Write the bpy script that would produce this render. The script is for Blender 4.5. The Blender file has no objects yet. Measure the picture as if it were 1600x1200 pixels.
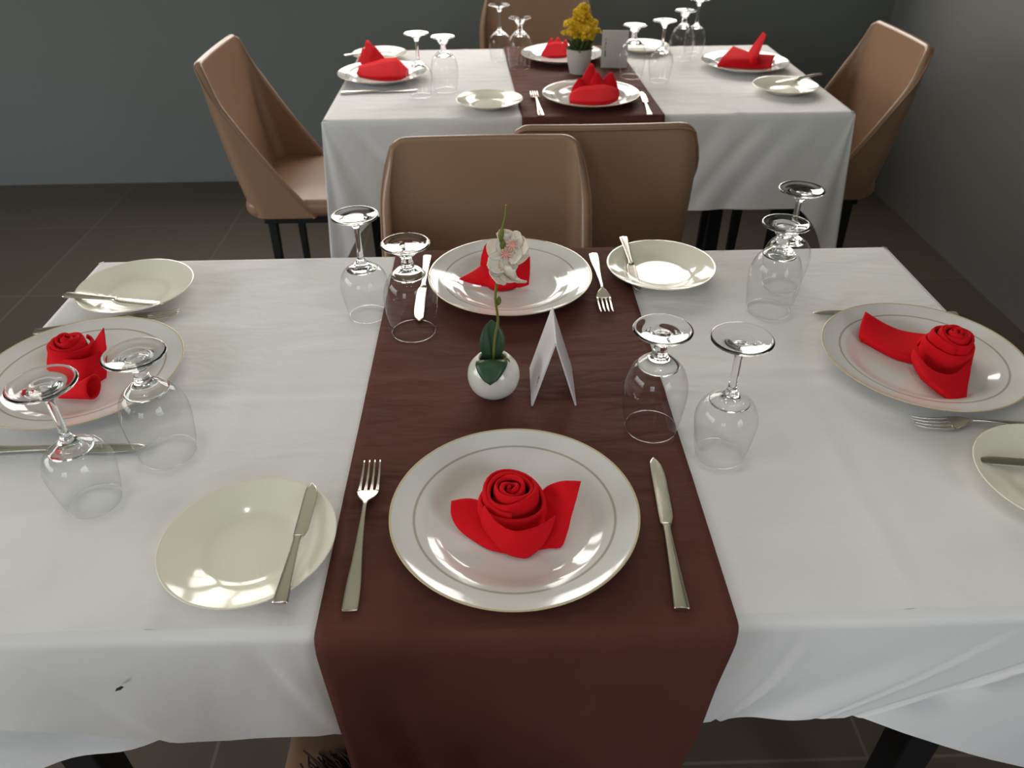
import bpy, math, random
from mathutils import Vector, Matrix
random.seed(7)
S = bpy.context.scene
COL = S.collection
pi = math.pi

# ------------------------------------------------------------------ camera
CAM = dict(loc=(-0.0089, -0.4523, 1.3801), pit=0.6315, yaw=0.0205, rol=-0.0102, f=1188.6)
_cp, _sp = math.cos(CAM['pit']), math.sin(CAM['pit'])
CF = Vector((math.sin(CAM['yaw'])*_cp, math.cos(CAM['yaw'])*_cp, -_sp))
_R = Vector((math.cos(CAM['yaw']), -math.sin(CAM['yaw']), 0))
_U = _R.cross(CF)
CR = math.cos(CAM['rol'])*_R + math.sin(CAM['rol'])*_U
CU = -math.sin(CAM['rol'])*_R + math.cos(CAM['rol'])*_U
CC = Vector(CAM['loc'])
cd = bpy.data.cameras.new('camera')
cam = bpy.data.objects.new('camera', cd)
COL.objects.link(cam)
cam.matrix_world = Matrix(((CR.x, CU.x, -CF.x, CC.x), (CR.y, CU.y, -CF.y, CC.y), (CR.z, CU.z, -CF.z, CC.z), (0, 0, 0, 1)))
cd.sensor_fit = 'HORIZONTAL'
cd.sensor_width = 36.0
cd.lens = CAM['f']/1600*36.0
cd.clip_start = 0.02
cd.clip_end = 60
cd.dof.use_dof = True
cd.dof.focus_distance = 0.95
cd.dof.aperture_fstop = 7.5
S.camera = cam


def at(px, py, z):
    """point of the horizontal plane z seen at a pixel of the 1600x1200 photograph"""
    d = CF + CR*((px-800)/CAM['f']) - CU*((py-600)/CAM['f'])
    return CC + d*((z-CC.z)/d.z)


# ------------------------------------------------------------------ colour management, daylight, cycles options
S.view_settings.view_transform = 'Standard'
S.view_settings.look = 'None'
S.view_settings.gamma = 1
S.view_settings.use_curve_mapping = False
S.view_settings.exposure = 0.0
S.cycles.use_denoising = True
S.cycles.max_bounces = 12
S.cycles.transmission_bounces = 10
S.cycles.transparent_max_bounces = 24
S.cycles.glossy_bounces = 5
S.cycles.diffuse_bounces = 5
S.cycles.caustics_refractive = False
S.cycles.caustics_reflective = False
S.cycles.sample_clamp_indirect = 8
SKY = 8.6
world = bpy.data.worlds.new('daylight')
S.world = world
world.use_nodes = True
wn = world.node_tree
wn.nodes.clear()
w_out = wn.nodes.new('ShaderNodeOutputWorld')
w_bg = wn.nodes.new('ShaderNodeBackground')
w_co = wn.nodes.new('ShaderNodeTexCoord')
w_sep = wn.nodes.new('ShaderNodeSeparateXYZ')
w_ns = wn.nodes.new('ShaderNodeTexNoise')
w_ns.inputs['Scale'].default_value = 7.0
w_ns.inputs['Detail'].default_value = 4.0
w_add = wn.nodes.new('ShaderNodeMath')
w_add.operation = 'MULTIPLY_ADD'
w_add.inputs[1].default_value = 0.55
w_ramp = wn.nodes.new('ShaderNodeValToRGB')
e = w_ramp.color_ramp.elements
e[0].position = 0.28
e[0].color = (0.26, 0.30, 0.22, 1)
e[1].position = 0.50
e[1].color = (1.0, 0.965, 0.92, 1)
_m = w_ramp.color_ramp.elements.new(0.40)
_m.color = (0.60, 0.62, 0.48, 1)
wn.links.new(w_co.outputs['Generated'], w_sep.inputs[0])
wn.links.new(w_co.outputs['Generated'], w_ns.inputs['Vector'])
wn.links.new(w_ns.outputs['Fac'], w_add.inputs[0])
wn.links.new(w_sep.outputs['Z'], w_add.inputs[2])
wn.links.new(w_add.outputs[0], w_ramp.inputs[0])
# warm daylight beyond the back wall, bluer sky behind the camera
w_mr = wn.nodes.new('ShaderNodeMapRange')
w_mr.inputs['From Min'].default_value = -0.5
w_mr.inputs['From Max'].default_value = 0.5
w_tint = wn.nodes.new('ShaderNodeMix')
w_tint.data_type = 'RGBA'
w_tint.inputs['A'].default_value = (0.86, 0.95, 1.10, 1)
w_tint.inputs['B'].default_value = (1.0, 0.975, 0.95, 1)
w_mul = wn.nodes.new('ShaderNodeMix')
w_mul.data_type = 'RGBA'
w_mul.blend_type = 'MULTIPLY'
w_mul.inputs['Factor'].default_value = 1.0
wn.links.new(w_sep.outputs['Y'], w_mr.inputs['Value'])
wn.links.new(w_mr.outputs[0], w_tint.inputs['Factor'])
wn.links.new(w_ramp.outputs[0], w_mul.inputs['A'])
wn.links.new(w_tint.outputs['Result'], w_mul.inputs['B'])
wn.links.new(w_mul.outputs['Result'], w_bg.inputs['Color'])
w_bg.inputs['Strength'].default_value = SKY
wn.links.new(w_bg.outputs[0], w_out.inputs[0])

# room and openings: (axis, lo, hi, z0, z1)
XL, XR, YF, YB, ZC = -4.6, 1.75, -4.2, 3.16, 2.95
WINDOWS = {
    'window_1': ('back', -1.95, -0.98, 1.15, 2.45),
    'window_2': ('back', -0.92, -0.02, 1.15, 2.45),
    'window_3': ('back', 0.22, 1.45, 1.15, 2.45),
    'window_4': ('front', -2.8, -1.2, 1.0, 2.4),
    'window_5': ('left', -2.6, 1.6, 1.0, 2.7),
    'window_6': ('right', -3.4, -1.3, 0.9, 2.5),
}


def portal(name, wall, a, b, z0, z1):
    l = bpy.data.lights.new(name, 'AREA')
    l.shape = 'RECTANGLE'
    l.size, l.size_y = b-a, z1-z0
    l.cycles.is_portal = True
    o = bpy.data.objects.new(name, l)
    COL.objects.link(o)
    m, zc = (a+b)/2, (z0+z1)/2
    if wall == 'back':
        o.location = (m, YB+0.10, zc); o.rotation_euler = (-pi/2, 0, 0)
    elif wall == 'front':
        o.location = (m, YF-0.10, zc); o.rotation_euler = (pi/2, 0, 0)
    elif wall == 'left':
        l.size, l.size_y = z1-z0, b-a
        o.location = (XL-0.10, m, zc); o.rotation_euler = (0, -pi/2, 0)
    else:
        l.size, l.size_y = z1-z0, b-a
        o.location = (XR+0.10, m, zc); o.rotation_euler = (0, pi/2, 0)


for k, (wall, a, b, z0, z1) in WINDOWS.items():
    portal('daylight_'+k, wall, a, b, z0, z1)

# ------------------------------------------------------------------ materials


def mat(name, col, rough=0.5, metal=0.0, bump=None, spec=0.5, var=None, trans=0.0, ior=1.45, coat=0.0, sheen=0.0, sss=0.0):
    """bump: list of (scale, strength, distance, stretch); var: (scale, amount)"""
    m = bpy.data.materials.new(name)
    m.use_nodes = True
    nt = m.node_tree
    b = nt.nodes['Principled BSDF']
    b.inputs['Base Color'].default_value = (*col, 1)
    b.inputs['Roughness'].default_value = rough
    b.inputs['Metallic'].default_value = metal
    b.inputs['Specular IOR Level'].default_value = spec
    b.inputs['Transmission Weight'].default_value = trans
    b.inputs['IOR'].default_value = ior
    b.inputs['Coat Weight'].default_value = coat
    b.inputs['Coat Roughness'].default_value = 0.05
    b.inputs['Sheen Weight'].default_value = sheen
    if sss:
        b.inputs['Subsurface Weight'].default_value = sss
        b.inputs['Subsurface Scale'].default_value = 0.01
    co = nt.nodes.new('ShaderNodeTexCoord')
    if var:
        ns = nt.nodes.new('ShaderNodeTexNoise')
        ns.inputs['Scale'].default_value = var[0]
        ns.inputs['Detail'].default_value = 5
        nt.links.new(co.outputs['Object'], ns.inputs['Vector'])
        mx = nt.nodes.new('ShaderNodeMix')
        mx.data_type = 'RGBA'
        mx.inputs['A'].default_value = (*[c*(1-var[1]) for c in col], 1)
        mx.inputs['B'].default_value = (*[min(1, c*(1+var[1])) for c in col], 1)
        nt.links.new(ns.outputs['Fac'], mx.inputs['Factor'])
        nt.links.new(mx.outputs['Result'], b.inputs['Base Color'])
    last = None
    for (sc, st, dist, stretch) in (bump or []):
        mp = nt.nodes.new('ShaderNodeMapping')
        mp.inputs['Scale'].default_value = stretch
        mp.inputs['Rotation'].default_value = (0.2, 0.3, 0.35)
        nt.links.new(co.outputs['Object'], mp.inputs['Vector'])
        ns = nt.nodes.new('ShaderNodeTexNoise')
        ns.inputs['Scale'].default_value = sc
        ns.inputs['Detail'].default_value = 3
        ns.inputs['Distortion'].default_value = 0.4
        nt.links.new(mp.outputs[0], ns.inputs['Vector'])
        bp = nt.nodes.new('ShaderNodeBump')
        bp.inputs['Strength'].default_value = st
        bp.inputs['Distance'].default_value = dist
        nt.links.new(ns.outputs['Fac'], bp.inputs['Height'])
        if last:
            nt.links.new(last.outputs[0], bp.inputs['Normal'])
        last = bp
    if last:
        nt.links.new(last.outputs[0], b.inputs['Normal'])
    return m


def radial(m, stops):
    """colour bands by distance from the object's own axis"""
    nt = m.node_tree
    b = nt.nodes['Principled BSDF']
    co = nt.nodes.new('ShaderNodeTexCoord')
    mul = nt.nodes.new('ShaderNodeVectorMath'); mul.operation = 'MULTIPLY'
    mul.inputs[1].default_value = (1, 1, 0)
    ln = nt.nodes.new('ShaderNodeVectorMath'); ln.operation = 'LENGTH'
    sc = nt.nodes.new('ShaderNodeMath'); sc.operation = 'MULTIPLY'; sc.inputs[1].default_value = 1/0.14
    rp = nt.nodes.new('ShaderNodeValToRGB')
    nt.links.new(co.outputs['Object'], mul.inputs[0])
    nt.links.new(mul.outputs[0], ln.inputs[0])
    nt.links.new(ln.outputs['Value'], sc.inputs[0])
    nt.links.new(sc.outputs[0], rp.inputs[0])
    el = rp.color_ramp.elements
    while len(el) > 1:
        el.remove(el[-1])
    el[0].position = 0
    el[0].color = (*stops[0][1], 1)
    for p, c in stops[1:]:
        q = el.new(p); q.color = (*c, 1)
    nt.links.new(rp.outputs[0], b.inputs['Base Color'])


M = {}
M['cloth'] = mat('white_cotton', (0.73, 0.71, 0.715), 0.85, spec=0.2, bump=[(6, 0.55, 0.012, (1, 2.2, 1)), (24, 0.3, 0.003, (1, 1, 1)), (900, 0.25, 0.0004, (1, 1, 1))], sheen=0.1)
M['runner'] = mat('brown_satin', (0.104, 0.036, 0.028), 0.72, spec=0.12, bump=[(7, 0.6, 0.012, (1, 2.6, 1)), (22, 0.35, 0.004, (0.6, 2.0, 1)), (700, 0.2, 0.0004, (1, 1, 1))], var=(9, 0.14), sheen=0.0)
M['china'] = mat('grey_white_china', (0.60, 0.58, 0.56), 0.10, spec=0.55, coat=0.5)
W_, G_ = (0.70, 0.685, 0.675), (0.42, 0.37, 0.31)
radial(M['china'], [(0, W_), (0.765, W_), (0.772, G_), (0.784, G_), (0.791, W_), (0.945, W_), (0.952, (0.58, 0.48, 0.30)), (1.0, (0.58, 0.48, 0.30))])
M['cream'] = mat('cream_china', (0.80, 0.765, 0.655), 0.12, spec=0.5, coat=0.4)
M['steel'] = mat('polished_steel', (0.78, 0.72, 0.64), 0.24, metal=1.0, bump=[(60, 0.08, 0.001, (1, 1, 1))])
M['napkin'] = mat('red_napkin', (0.62, 0.007, 0.014), 0.85, spec=0.1, bump=[(60, 0.35, 0.003, (1, 1, 1)), (1200, 0.3, 0.0004, (1, 1, 1))])
M['leather'] = mat('tan_leatherette', (0.275, 0.160, 0.100), 0.33, spec=0.5, bump=[(260, 0.15, 0.0008, (1, 1, 1)), (9, 0.15, 0.006, (1, 1, 1))], var=(7, 0.06))
M['piping'] = mat('tan_piping', (0.26, 0.14, 0.085), 0.45)
M['black'] = mat('black_metal', (0.010, 0.010, 0.011), 0.45, spec=0.4)
M['wood'] = mat('dark_board', (0.03, 0.022, 0.018), 0.5)
M['wall'] = mat('slate_paint', (0.150, 0.158, 0.145), 0.55, spec=0.4, bump=[(40, 0.12, 0.003, (1, 1, 1))], var=(1.1, 0.10))
M['wall_right'] = mat('grey_paint', (0.165, 0.160, 0.152), 0.6, spec=0.35, bump=[(40, 0.12, 0.003, (1, 1, 1))], var=(1.1, 0.10))
M['ceiling'] = mat('ceiling_paint', (0.80, 0.78, 0.75), 0.8)
M['frame'] = mat('window_frame_paint', (0.05, 0.05, 0.05), 0.4)
M['pot'] = mat('white_glazed_pot', (0.66, 0.63, 0.58), 0.16, coat=0.4)
M['matpot'] = mat('white_matt_pot', (0.55, 0.50, 0.47), 0.5)
M['leaf'] = mat('dark_green_leaf', (0.022, 0.060, 0.024), 0.42, bump=[(90, 0.2, 0.001, (1, 4, 1))])
M['stem'] = mat('olive_stem', (0.15, 0.16, 0.025), 0.5)
M['petal'] = mat('white_petal', (0.78, 0.68, 0.60), 0.6, sss=0.2)
M['pink'] = mat('pink_petal_centre', (0.78, 0.40, 0.34), 0.6)
M['bark'] = mat('brown_bark', (0.10, 0.06, 0.03), 0.8)
M['yellow'] = mat('yellow_blossom', (0.95, 0.58, 0.03), 0.7, var=(60, 0.25))
M['foliage'] = mat('green_foliage', (0.055, 0.085, 0.02), 0.7, var=(50, 0.3))
M['card'] = mat('white_card', (0.62, 0.58, 0.60), 0.45)
M['ink'] = mat('black_print', (0.03, 0.03, 0.035), 0.5)
M['tassel'] = mat('brown_fringe', (0.05, 0.02, 0.018), 0.8)
# tiles
fm = mat('brown_floor_tile', (0.05, 0.042, 0.035), 0.45, spec=0.35, bump=[(5, 0.2, 0.004, (1, 1, 1))])
nt = fm.node_tree
co = nt.nodes.new('ShaderNodeTexCoord')
mp = nt.nodes.new('ShaderNodeMapping')
mp.inputs['Location'].default_value = (0.55, 0.35, 0)
bk = nt.nodes.new('ShaderNodeTexBrick')
bk.offset = 0
bk.inputs['Scale'].default_value = 1.0
bk.inputs['Brick Width'].default_value = 0.6
bk.inputs['Row Height'].default_value = 0.6
bk.inputs['Mortar Size'].default_value = 0.004
bk.inputs['Mortar Smooth'].default_value = 0.5
bk.inputs['Color1'].default_value = (0.070, 0.054, 0.041, 1)
bk.inputs['Color2'].default_value = (0.080, 0.062, 0.048, 1)
bk.inputs['Mortar'].default_value = (0.12, 0.10, 0.082, 1)
nt.links.new(co.outputs['Object'], mp.inputs[0])
nt.links.new(mp.outputs[0], bk.inputs['Vector'])
nt.links.new(bk.outputs['Color'], nt.nodes['Principled BSDF'].inputs['Base Color'])
M['floor'] = fm
# thin blown glass of a bowl wall and the solid glass of stems and feet
g = bpy.data.materials.new('thin_glass')
g.use_nodes = True
nt = g.node_tree
nt.nodes.clear()
go = nt.nodes.new('ShaderNodeOutputMaterial')
gt = nt.nodes.new('ShaderNodeBsdfTransparent')
gt.inputs[0].default_value = (0.975, 0.98, 0.975, 1)
gg = nt.nodes.new('ShaderNodeBsdfGlossy')
gg.inputs['Roughness'].default_value = 0.02
gl = nt.nodes.new('ShaderNodeLayerWeight')
gl.inputs['Blend'].default_value = 0.5
gp = nt.nodes.new('ShaderNodeMath'); gp.operation = 'POWER'; gp.inputs[1].default_value = 4.0
gf = nt.nodes.new('ShaderNodeMath'); gf.operation = 'MULTIPLY_ADD'; gf.inputs[1].default_value = 0.75; gf.inputs[2].default_value = 0.035
nt.links.new(gl.outputs['Facing'], gp.inputs[0])
nt.links.new(gp.outputs[0], gf.inputs[0])
gm = nt.nodes.new('ShaderNodeMixShader')
nt.links.new(gf.outputs[0], gm.inputs[0])
nt.links.new(gt.outputs[0], gm.inputs[1])
nt.links.new(gg.outputs[0], gm.inputs[2])
nt.links.new(gm.outputs[0], go.inputs[0])
M['thin_glass'] = g
M['glass'] = mat('solid_glass', (0.99, 0.995, 0.99), 0.0, trans=1.0, ior=1.5)
em = bpy.data.materials.new('lamp_glow')
em.use_nodes = True
em.node_tree.nodes['Principled BSDF'].inputs['Emission Color'].default_value = (1, 0.93, 0.82, 1)
em.node_tree.nodes['Principled BSDF'].inputs['Emission Strength'].default_value = 160
M['lamp'] = em

# ------------------------------------------------------------------ geometry helpers


def obj(name, vf, m, parent=None, smooth=True, solid=0, subsurf=0, bevel=0, loc=None, rot=None):
    v, f = vf
    me = bpy.data.meshes.new(name)
    me.from_pydata([tuple(p) for p in v], [], f)
    me.validate()
    me.update()
    if smooth:
        me.polygons.foreach_set('use_smooth', [True]*len(me.polygons))
    me.materials.append(M[m] if isinstance(m, str) else m)
    o = bpy.data.objects.new(name, me)
    COL.objects.link(o)
    if parent:
        o.parent = parent
    if loc: o.location = loc
    if rot: o.rotation_euler = rot
    if solid:
        s = o.modifiers.new('solid', 'SOLIDIFY'); s.thickness = solid; s.offset = 0
    if bevel:
        b = o.modifiers.new('bevel', 'BEVEL'); b.width = bevel; b.segments = 3; b.limit_method = 'ANGLE'
    if subsurf:
        s = o.modifiers.new('sub', 'SUBSURF'); s.levels = subsurf; s.render_levels = subsurf
    return o


def thing(name, label, cat, loc=(0, 0, 0), rz=0, group=None, rot=None):
    o = bpy.data.objects.new(name, None)
    COL.objects.link(o)
    o.empty_display_size = 0.05
    o.location = loc
    o.rotation_euler = rot or (0, 0, rz)
    tag(o, label, cat, group)
    return o


def tag(o, label, cat, group=None):
    o['label'] = label
    o['category'] = cat
    if group: o['group'] = group
    return o


def struct(o):
    o['kind'] = 'structure'
    return o


def copy_tree(o, parent=None):
    c = o.copy()
    COL.objects.link(c)
    c.parent = parent
    for ch in list(o.children):
        copy_tree(ch, c)
    return c


def place(proto, used, label, loc, rz=0, group=None, rot=None):
    o = proto if not used.get(proto.name) else copy_tree(proto)
    used[proto.name] = True
    o.location = loc
    o.rotation_euler = rot or (0, 0, rz)
    o['label'] = label
    if group: o['group'] = group
    return o


USED = {}


def merge(*vfs):
    V, F = [], []
    for v, f in vfs:
        k = len(V)
        V += [tuple(p) for p in v]
        F += [tuple(i+k for i in q) for q in f]
    return V, F


def box(x0, x1, y0, y1, z0, z1):
    v = [(x, y, z) for z in (z0, z1) for y in (y0, y1) for x in (x0, x1)]
    return v, [(0, 2, 3, 1), (4, 5, 7, 6), (0, 1, 5, 4), (2, 6, 7, 3), (0, 4, 6, 2), (1, 3, 7, 5)]


def lathe(prof, n=64, closed=False):
    v, f = [], []
    idx = []
    for r, z in prof:
        if r < 1e-6:
            idx.append([len(v)]*n); v.append((0, 0, z))
        else:
            idx.append(list(range(len(v), len(v)+n)))
            v += [(r*math.cos(2*pi*k/n), r*math.sin(2*pi*k/n), z) for k in range(n)]
    m = len(prof)
    for i in range(m if closed else m-1):
        a, b = idx[i], idx[(i+1) % m]
        for k in range(n):
            q = [a[k], a[(k+1) % n], b[(k+1) % n], b[k]]
            u = []
            for t in q:
                if t not in u: u.append(t)
            if len(u) > 2: f.append(tuple(u))
    return v, f


def smoothprof(p, n=5):
    """Catmull-Rom through 2-D or 3-D points"""
    out = []
    d = len(p[0])
    for i in range(len(p)-1):
        a, b, c, e_ = p[max(i-1, 0)], p[i], p[i+1], p[min(i+2, len(p)-1)]
        for k in range(n):
            t = k/n
            out.append(tuple(0.5*((2*b[j]) + (-a[j]+c[j])*t + (2*a[j]-5*b[j]+4*c[j]-e_[j])*t*t + (-a[j]+3*b[j]-3*c[j]+e_[j])*t**3) for j in range(d)))
    out.append(tuple(p[-1]))
    return out


def grid(rows, closed=False):
    n = len(rows[0])
    v = [p for r in rows for p in r]
    f = []
    for i in range(len(rows)-1):
        for j in range(n if closed else n-1):
            f.append((i*n+j, i*n+(j+1) % n, (i+1)*n+(j+1) % n, (i+1)*n+j))
    return v, f


def patch(ctrl, k=5):
    """smooth cloth sheet through a small grid of points"""
    rows = [smoothprof(r, k) for r in ctrl]
    cols = [smoothprof([r[j] for r in rows], k) for j in range(len(rows[0]))]
    return grid([list(c) for c in zip(*cols)])


def tube(path, rad, n=8, caps=True):
    v, f = [], []
    P = [Vector(p) for p in path]
    rs = rad if isinstance(rad, (list, tuple)) else [rad]*len(P)
    for i, p in enumerate(P):
        d = (P[min(i+1, len(P)-1)] - P[max(i-1, 0)]).normalized()
        a = d.cross(Vector((0, 0, 1)))
        if a.length < 1e-3: a = d.cross(Vector((0, 1, 0)))
        a.normalize()
        b = d.cross(a)
        v += [tuple(p + rs[i]*(math.cos(2*pi*k/n)*a + math.sin(2*pi*k/n)*b)) for k in range(n)]
    for i in range(len(P)-1):
        for k in range(n):
            f.append((i*n+k, i*n+(k+1) % n, (i+1)*n+(k+1) % n, (i+1)*n+k))
    if caps:
        f.append(tuple(range(n))); f.append(tuple(range((len(P)-1)*n, len(P)*n)))
    return v, f


def loft(st, n=12, power=2.6, xc=None):
    """stations (y, half width, half thickness, z[, x]) along Y with a super-ellipse section"""
    v, f = [], []
    for s in st:
        y, w, t, z = s[:4]
        x0 = s[4] if len(s) > 4 else 0
        for k in range(n):
            a = 2*pi*k/n
            c, s_ = math.cos(a), math.sin(a)
            v.append((x0+w*math.copysign(abs(c)**(2/power), c), y, z+t*math.copysign(abs(s_)**(2/power), s_)))
    for i in range(len(st)-1):
        for k in range(n):
            f.append((i*n+k, i*n+(k+1) % n, (i+1)*n+(k+1) % n, (i+1)*n+k))
    f.append(tuple(range(n))[::-1]); f.append(tuple(range((len(st)-1)*n, len(st)*n)))
    return v, f


def shade(vf, fn):
    return [fn(p) for p in vf[0]], vf[1]


# ------------------------------------------------------------------ room
struct(obj('floor', box(XL, XR, YF, YB, -0.1, 0), 'floor', smooth=False))
struct(obj('ceiling', box(XL-0.2, XR+0.2, YF-0.2, YB+0.2, ZC, ZC+0.1), 'ceiling', smooth=False))


def wall_with_holes(a0, a1, holes, mk):
    """boxes around openings; mk(a, b, z0, z1) gives one box"""
    parts = []
    xs = a0
    for (a, b, z0, z1) in sorted(holes):
        parts.append(mk(xs, a, 0, ZC)); parts.append(mk(a, b, 0, z0)); parts.append(mk(a, b, z1, ZC))
        xs = b
    parts.append(mk(xs, a1, 0, ZC))
    return merge(*parts)


hb = [w[1:] for w in WINDOWS.values() if w[0] == 'back']
hf = [w[1:] for w in WINDOWS.values() if w[0] == 'front']
hl = [w[1:] for w in WINDOWS.values() if w[0] == 'left']
struct(obj('wall_back', wall_with_holes(XL, XR, hb, lambda a, b, z0, z1: box(a, b, YB, YB+0.2, z0, z1)), 'wall', smooth=False))
struct(obj('wall_front', wall_with_holes(XL, XR, hf, lambda a, b, z0, z1: box(a, b, YF-0.2, YF, z0, z1)), 'wall', smooth=False))
struct(obj('wall_left', wall_with_holes(YF, YB, hl, lambda a, b, z0, z1: box(XL-0.2, XL, a, b, z0, z1)), 'wall', smooth=False))
hr = [w[1:] for w in WINDOWS.values() if w[0] == 'right']
struct(obj('wall_right', wall_with_holes(YF, YB, hr, lambda a, b, z0, z1: box(XR, XR+0.2, a, b, z0, z1)), 'wall_right', smooth=False))
for k, (wall, a, b, z0, z1) in WINDOWS.items():
    n_ = 1 if b-a < 2 else 3
    bars = [(a, a+.05, z0, z1), (b-.05, b, z0, z1), (a+.05, b-.05, z0, z0+.05), (a+.05, b-.05, z1-.05, z1)]
    for i in range(n_):
        m_ = a + (b-a)*(i+1)/(n_+1)
        bars.append((m_-.02, m_+.02, z0+.05, z1-.05))
    if wall == 'back':
        vf = merge(*[box(p, q, YB+.12, YB+.17, r, s) for p, q, r, s in bars])
    elif wall == 'front':
        vf = merge(*[box(p, q, YF-.17, YF-.12, r, s) for p, q, r, s in bars])
    elif wall == 'left':
        vf = merge(*[box(XL-.17, XL-.12, p, q, r, s) for p, q, r, s in bars])
    else:
        vf = merge(*[box(XR+.12, XR+.17, p, q, r, s) for p, q, r, s in bars])
    struct(obj(k, vf, 'frame', smooth=False))

# ------------------------------------------------------------------ tables, cloths, runners
ZT = 0.76


def table(label, x0, x1, y0, y1, ins=.12):
    t = thing('dining_table', label, 'table', ((x0+x1)/2, (y0+y1)/2, 0), group='dining tables under white cloths')
    hx, hy = (x1-x0)/2-.012, (y1-y0)/2-.012
    obj('tabletop', box(-hx, hx, -hy, hy, ZT-.03, ZT-.003), 'wood', t, smooth=False, bevel=.003)
    obj('apron', merge(box(-hx+.07, hx-.07, -hy+.10, -hy+.12, ZT-.10, ZT-.03), box(-hx+.07, hx-.07, hy-.12, hy-.10, ZT-.10, ZT-.03)), 'black', t, smooth=False)
    for sx in (-1, 1):
        for sy in (-1, 1):
            x, y = sx*(hx-.10), sy*(hy-ins)
            obj('leg', box(x-.025, x+.025, y-.025, y+.025, 0, ZT-.03), 'black', t, smooth=False, bevel=.003)
    return t


T1 = (-0.718, 0.700, 0.0, 0.794)
T2 = (-0.460, 0.955, 1.590, 2.375)
table('dining table in front, its black legs under the nearer white cloth', *T1)
table('dining table behind, its black legs under the farther white cloth', *T2, ins=.055)


def crease(x, y, tab):
    """pressed fold lines and soft ripples of the cloth"""
    x0, x1, y0, y1 = tab
    z = 0
    for c, a, w in ((y0+.37, .0020, .006), (y0+.41, .0015, .008), (y0+.19, .0009, .01)):
        z += a*math.exp(-((y-c-.004*math.sin(x*5))/w)**2)
    for c, a, w in ((x0+.36, .0013, .007), (x1-.30, .0014, .008)):
        z += a*math.exp(-((x-c-.004*math.sin(y*7))/w)**2)
    z += .0003*math.sin(x*23+y*9)*math.sin(y*17-x*4)
    return z


CREASES = {-0.718: ((.28, .13, .0045, .005), (.62, .10, .003, .006), (.50, .11, .002, .005), (.66, .02, .003, .010), (-.262, .06, .003, .010), (-.235, .03, -.002, .012), (-.50, .12, .002, .010), (.245, .06, .002, .010)),
           -0.46: ((.60, -.10, .003, .03), (.72, -.14, .003, .025), (.82, -.12, .003, .03), (-.28, .12, .004, .03), (-.40, .12, .003, .02))}


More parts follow.
